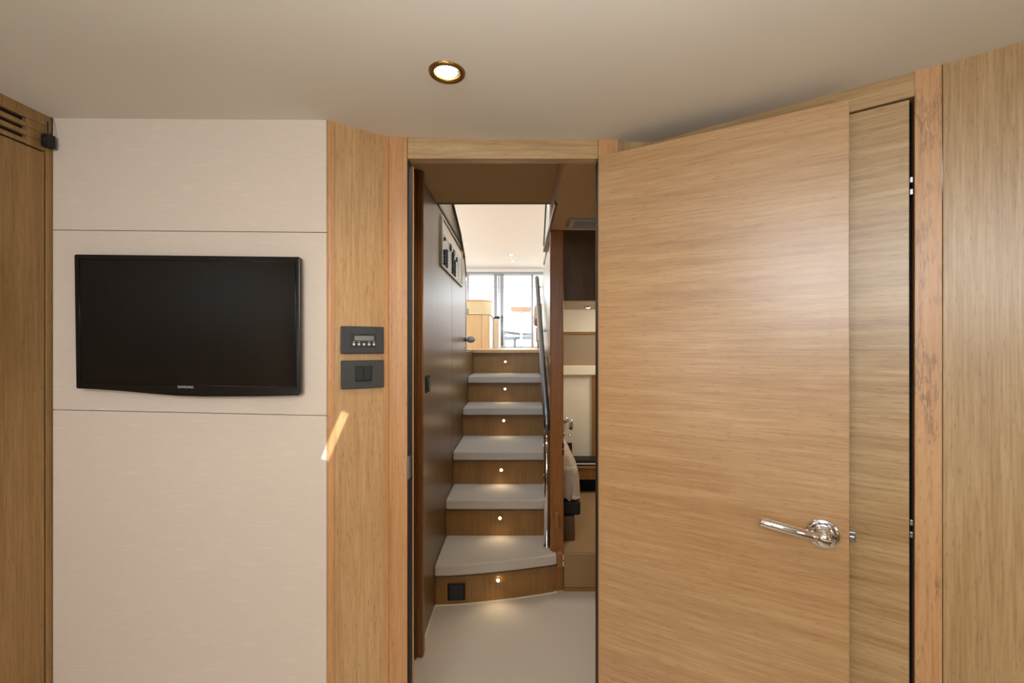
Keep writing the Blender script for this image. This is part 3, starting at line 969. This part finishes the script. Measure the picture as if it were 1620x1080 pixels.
# coaming panels beside the stair opening with black rails
g = tag(empty('trim_6'), kind='structure')
a0, a1 = Vector(at(715.5, 319, 2.50)), Vector(at(735, 408, 3.46))
b0, b1 = Vector((XS - .02, 2.365, EYE + .742)), Vector((XS - .02, 3.40, EYE + .705))
nv = (a1 - a0).cross(b0 - a0).normalized() * .008
MB().prism([a0, a1, b1, b0], nv).make('coaming_panel', M['white'], g)
MB().path([a0 + Vector((0, -.06, .05)), a0, a0.lerp(a1, .5) + Vector((.006, 0, .004)), a1], .007, 12).make('black_rail', M['black'], g)
g = tag(empty('trim_7'), kind='structure')
a0, a1 = Vector(at(865, 316, 2.50)), Vector(at(860.8, 388, 3.05))
b0, b1 = Vector((.17, 2.42, EYE + .634)), Vector((.17, 2.98, EYE + .632))
nv = (a1 - a0).cross(b0 - a0).normalized() * -.008
MB().prism([a0, a1, b1, b0], nv).make('coaming_panel', M['ledge_white'], g)
MB().path([a0 + Vector((0, -.06, .05)), a0, a1], .007, 12).make('black_rail', M['black'], g)

# back bulkhead and glass doors
YD = 11.5
bh = struct('wall_back')
ztr = EYE + (548 - 431) / 720 * YD
MB().box(-2.3, 2.3, YD, YD + .06, ztr + .10, EYE + 1.98).make('header', M['salon_wood'], bh)
MB().box(-2.3, 2.3, YD - .03, YD + .06, ztr + .01, ztr + .10).make('white_rail', M['white'], bh, .01)
MB().box(-2.3, -1.40, YD, YD + .06, SZ, ztr + .10).make('side_panel', M['salon_wood'], bh)
MB().box(1.40, 2.3, YD, YD + .06, SZ, ztr + .10).make('side_panel', M['salon_wood'], bh)
gd = struct('door_3', (0, YD, SZ))
hd = ztr - SZ
MB().box(-1.40, 1.40, -.03, .05, hd - .05, hd + .01).make('top_rail', M['steel'], gd, .004)
def xs(px): return (px - 823) / 720 * YD
for px, wpx in ((740.5, 3), (784, 5.5), (789, 2), (794, 6), (842, 3.5)):
    x = xs(px)
    hw2 = wpx / 720 * YD / 2
    MB().box(x - hw2, x + hw2, -.02, .04, .02, hd - .05).make('stile', M['steel'], gd, .008)
for x0, x1 in ((xs(742), xs(782)), (xs(797.5), xs(840)), (xs(844), 1.38)):
    MB().box(x0, x1, .005, .013, .06, hd - .05).make('pane', M['glass'], gd)
for px in (787.5, 794.5):
    MB().tube((xs(px), -.07, .06), (xs(px), -.07, .80), .022, n=16).make('pull_bar', M['dark_steel'], gd)
    for zz in (.12, .74):
        MB().tube((xs(px), -.07, zz), (xs(px), -.015, zz), .012, n=12).make('pull_bar_mount', M['chrome'], gd)
MB().box(-1.40, 1.40, -.02, .04, 0, .03).make('threshold', M['steel'], gd)
for px, py in ((808.5, 403), (811.5, 413)):
    zz = EYE + 1.97
    y = 1.97 * 720 / (548 - py)
    o = downlight(((px - 823) / 720 * y, y, zz), .075, 'round downlight in the saloon ceiling, the %s of two in line' % ('nearer' if py == 403 else 'farther'), 0, 'saloon ceiling lights')

# cockpit beyond the glass doors
tag(MB().box(-2.6, 2.6, 11.6, 16.5, SZ - .06, SZ - .01).make('floor', M['white']), kind='structure')
ck = struct('ceiling')
MB().box(-2.6, 2.6, 11.58, 15.2, EYE + 1.80, EYE + 1.86).make('hardtop', M['white'], ck, .01)
MB().box(-2.6, 2.6, 13.6, 13.66, EYE + 1.76, EYE + 1.80).make('hardtop_rib', M['white'], ck, .01)
o = downlight(((812 - 823) / 720 * 12.6, 12.6, EYE + 1.80), .08, 'round fitting in the white hardtop outside the glass doors', 0)
o = empty('stern_rail', (0, 14.2, SZ - .01))
tag(o, 'stainless stern rail with one thick support post outside the glass doors', 'rail')
def q(px, py, y=14.2): 
    a = at(px, py, y)
    return (a[0], a[1] - 14.2, a[2] - SZ + .01)
MB().path([q(796, 524), q(808, 526.5), q(822, 528), q(845, 529)], .045, 14).make('upper_bar', M['dark_steel'], o)
MB().path([q(796, 535), q(845, 534)], .05, 14).make('lower_bar', M['dark_steel'], o)
MB().tube((q(814.5, 535)[0], 0, 0), q(814.5, 535), .05).make('support_post', M['dark_steel'], o)
MB().tube((q(843, 500)[0], 0, 0), q(843, 500), .04).make('end_post', M['steel'], o)
MB().tube((q(798, 524)[0], 0, 0), q(798, 524), .04).make('end_post', M['steel'], o)
o = empty('cockpit_shelf', at(825, 487, 13.2))
tag(o, 'pale pinkish wooden shelf with chamfered underside seen through the glass door', 'shelf')
m = MB()
wS_ = 17 / 720 * 13.2
m.prism([(-wS_, 0, .02), (wS_, 0, .02), (wS_, 0, -.06), (wS_ - .07, 0, -.11), (-wS_ + .07, 0, -.11), (-wS_, 0, -.06)], (0, .5, 0))
m.make('board', M['pink_wood'], o, .006)
MB().box(-wS_, wS_, .0, .5, .021, .10).make('white_top', M['white'], o, .01)
MB().box(-.04, .04, .40, .46, -1.15, -.111).make('stand', M['white'], o, .01)

# saloon furniture
o = empty('saloon_cabinet', (-.70, 7.5, SZ))
tag(o, 'rounded cream and peach cabinet at the top left of the stairs', 'cabinet')
def cab_poly(x0, x1, y0, y1, r):
    pts = [(x0, y1), (x0, y0)]
    pts += [(x1 - r + r * math.sin(t * PI / 16), y0 + r - r * math.cos(t * PI / 16)) for t in range(0, 9)]
    return pts + [(x1, y1)]
MB().plan(cab_poly(-.9, .19, 0, .95, .16), .0, .555).make('body', M['peach_wood'], o)
MB().plan(cab_poly(-.9, .215, -.02, .96, .18), .56, .775).make('upper_band', M['cream_wood'], o)
MB().plan(cab_poly(-.9, .225, -.03, .97, .19), .775, .80).make('top', M['salon_wood'], o, .006)
MB().box(.06, .065, .003, .012, .01, .55).make('door_joint', M['dark_wood'], o)
o = empty('saloon_locker', (-.50, 9.6, SZ))
tag(o, 'narrow white locker with a brown edge strip and dark top beside the glass door', 'cabinet')
MB().box(-.20, .05, 0, .8, 0, .62).make('body', M['white'], o, .004)
MB().box(-.12, -.07, -.012, .0, 0, .62).make('edge_strip', M['post_wood'], o, .003)
MB().box(-.22, .07, -.02, .82, .62, .66).make('top', M['graphite_dark'], o, .008)
MB().box(-.05, .04, -.006, .0, .08, .56).make('locker_door', M['cream_panel'], o, .002)
o = empty('saloon_sofa', (.42, 8.0, SZ))
tag(o, 'pale beige sofa with brown wooden end at the right of the saloon', 'sofa')
MB().box(-.12, .9, .05, .95, .10, .42).make('seat', M['linen'], o, .05, 3)
MB().plan([(-.16, .05), (.1, .02), (.1, .9), (-.16, .9)], .42, .80).make('backrest', M['linen'], o, .06, 3)
MB().box(-.17, .02, .0, .05, .40, .52).make('arm_trim', M['post_wood'], o, .015)
MB().box(-.12, .05, .03, .12, 0, .15).make('end_panel', M['post_wood'], o, .004)
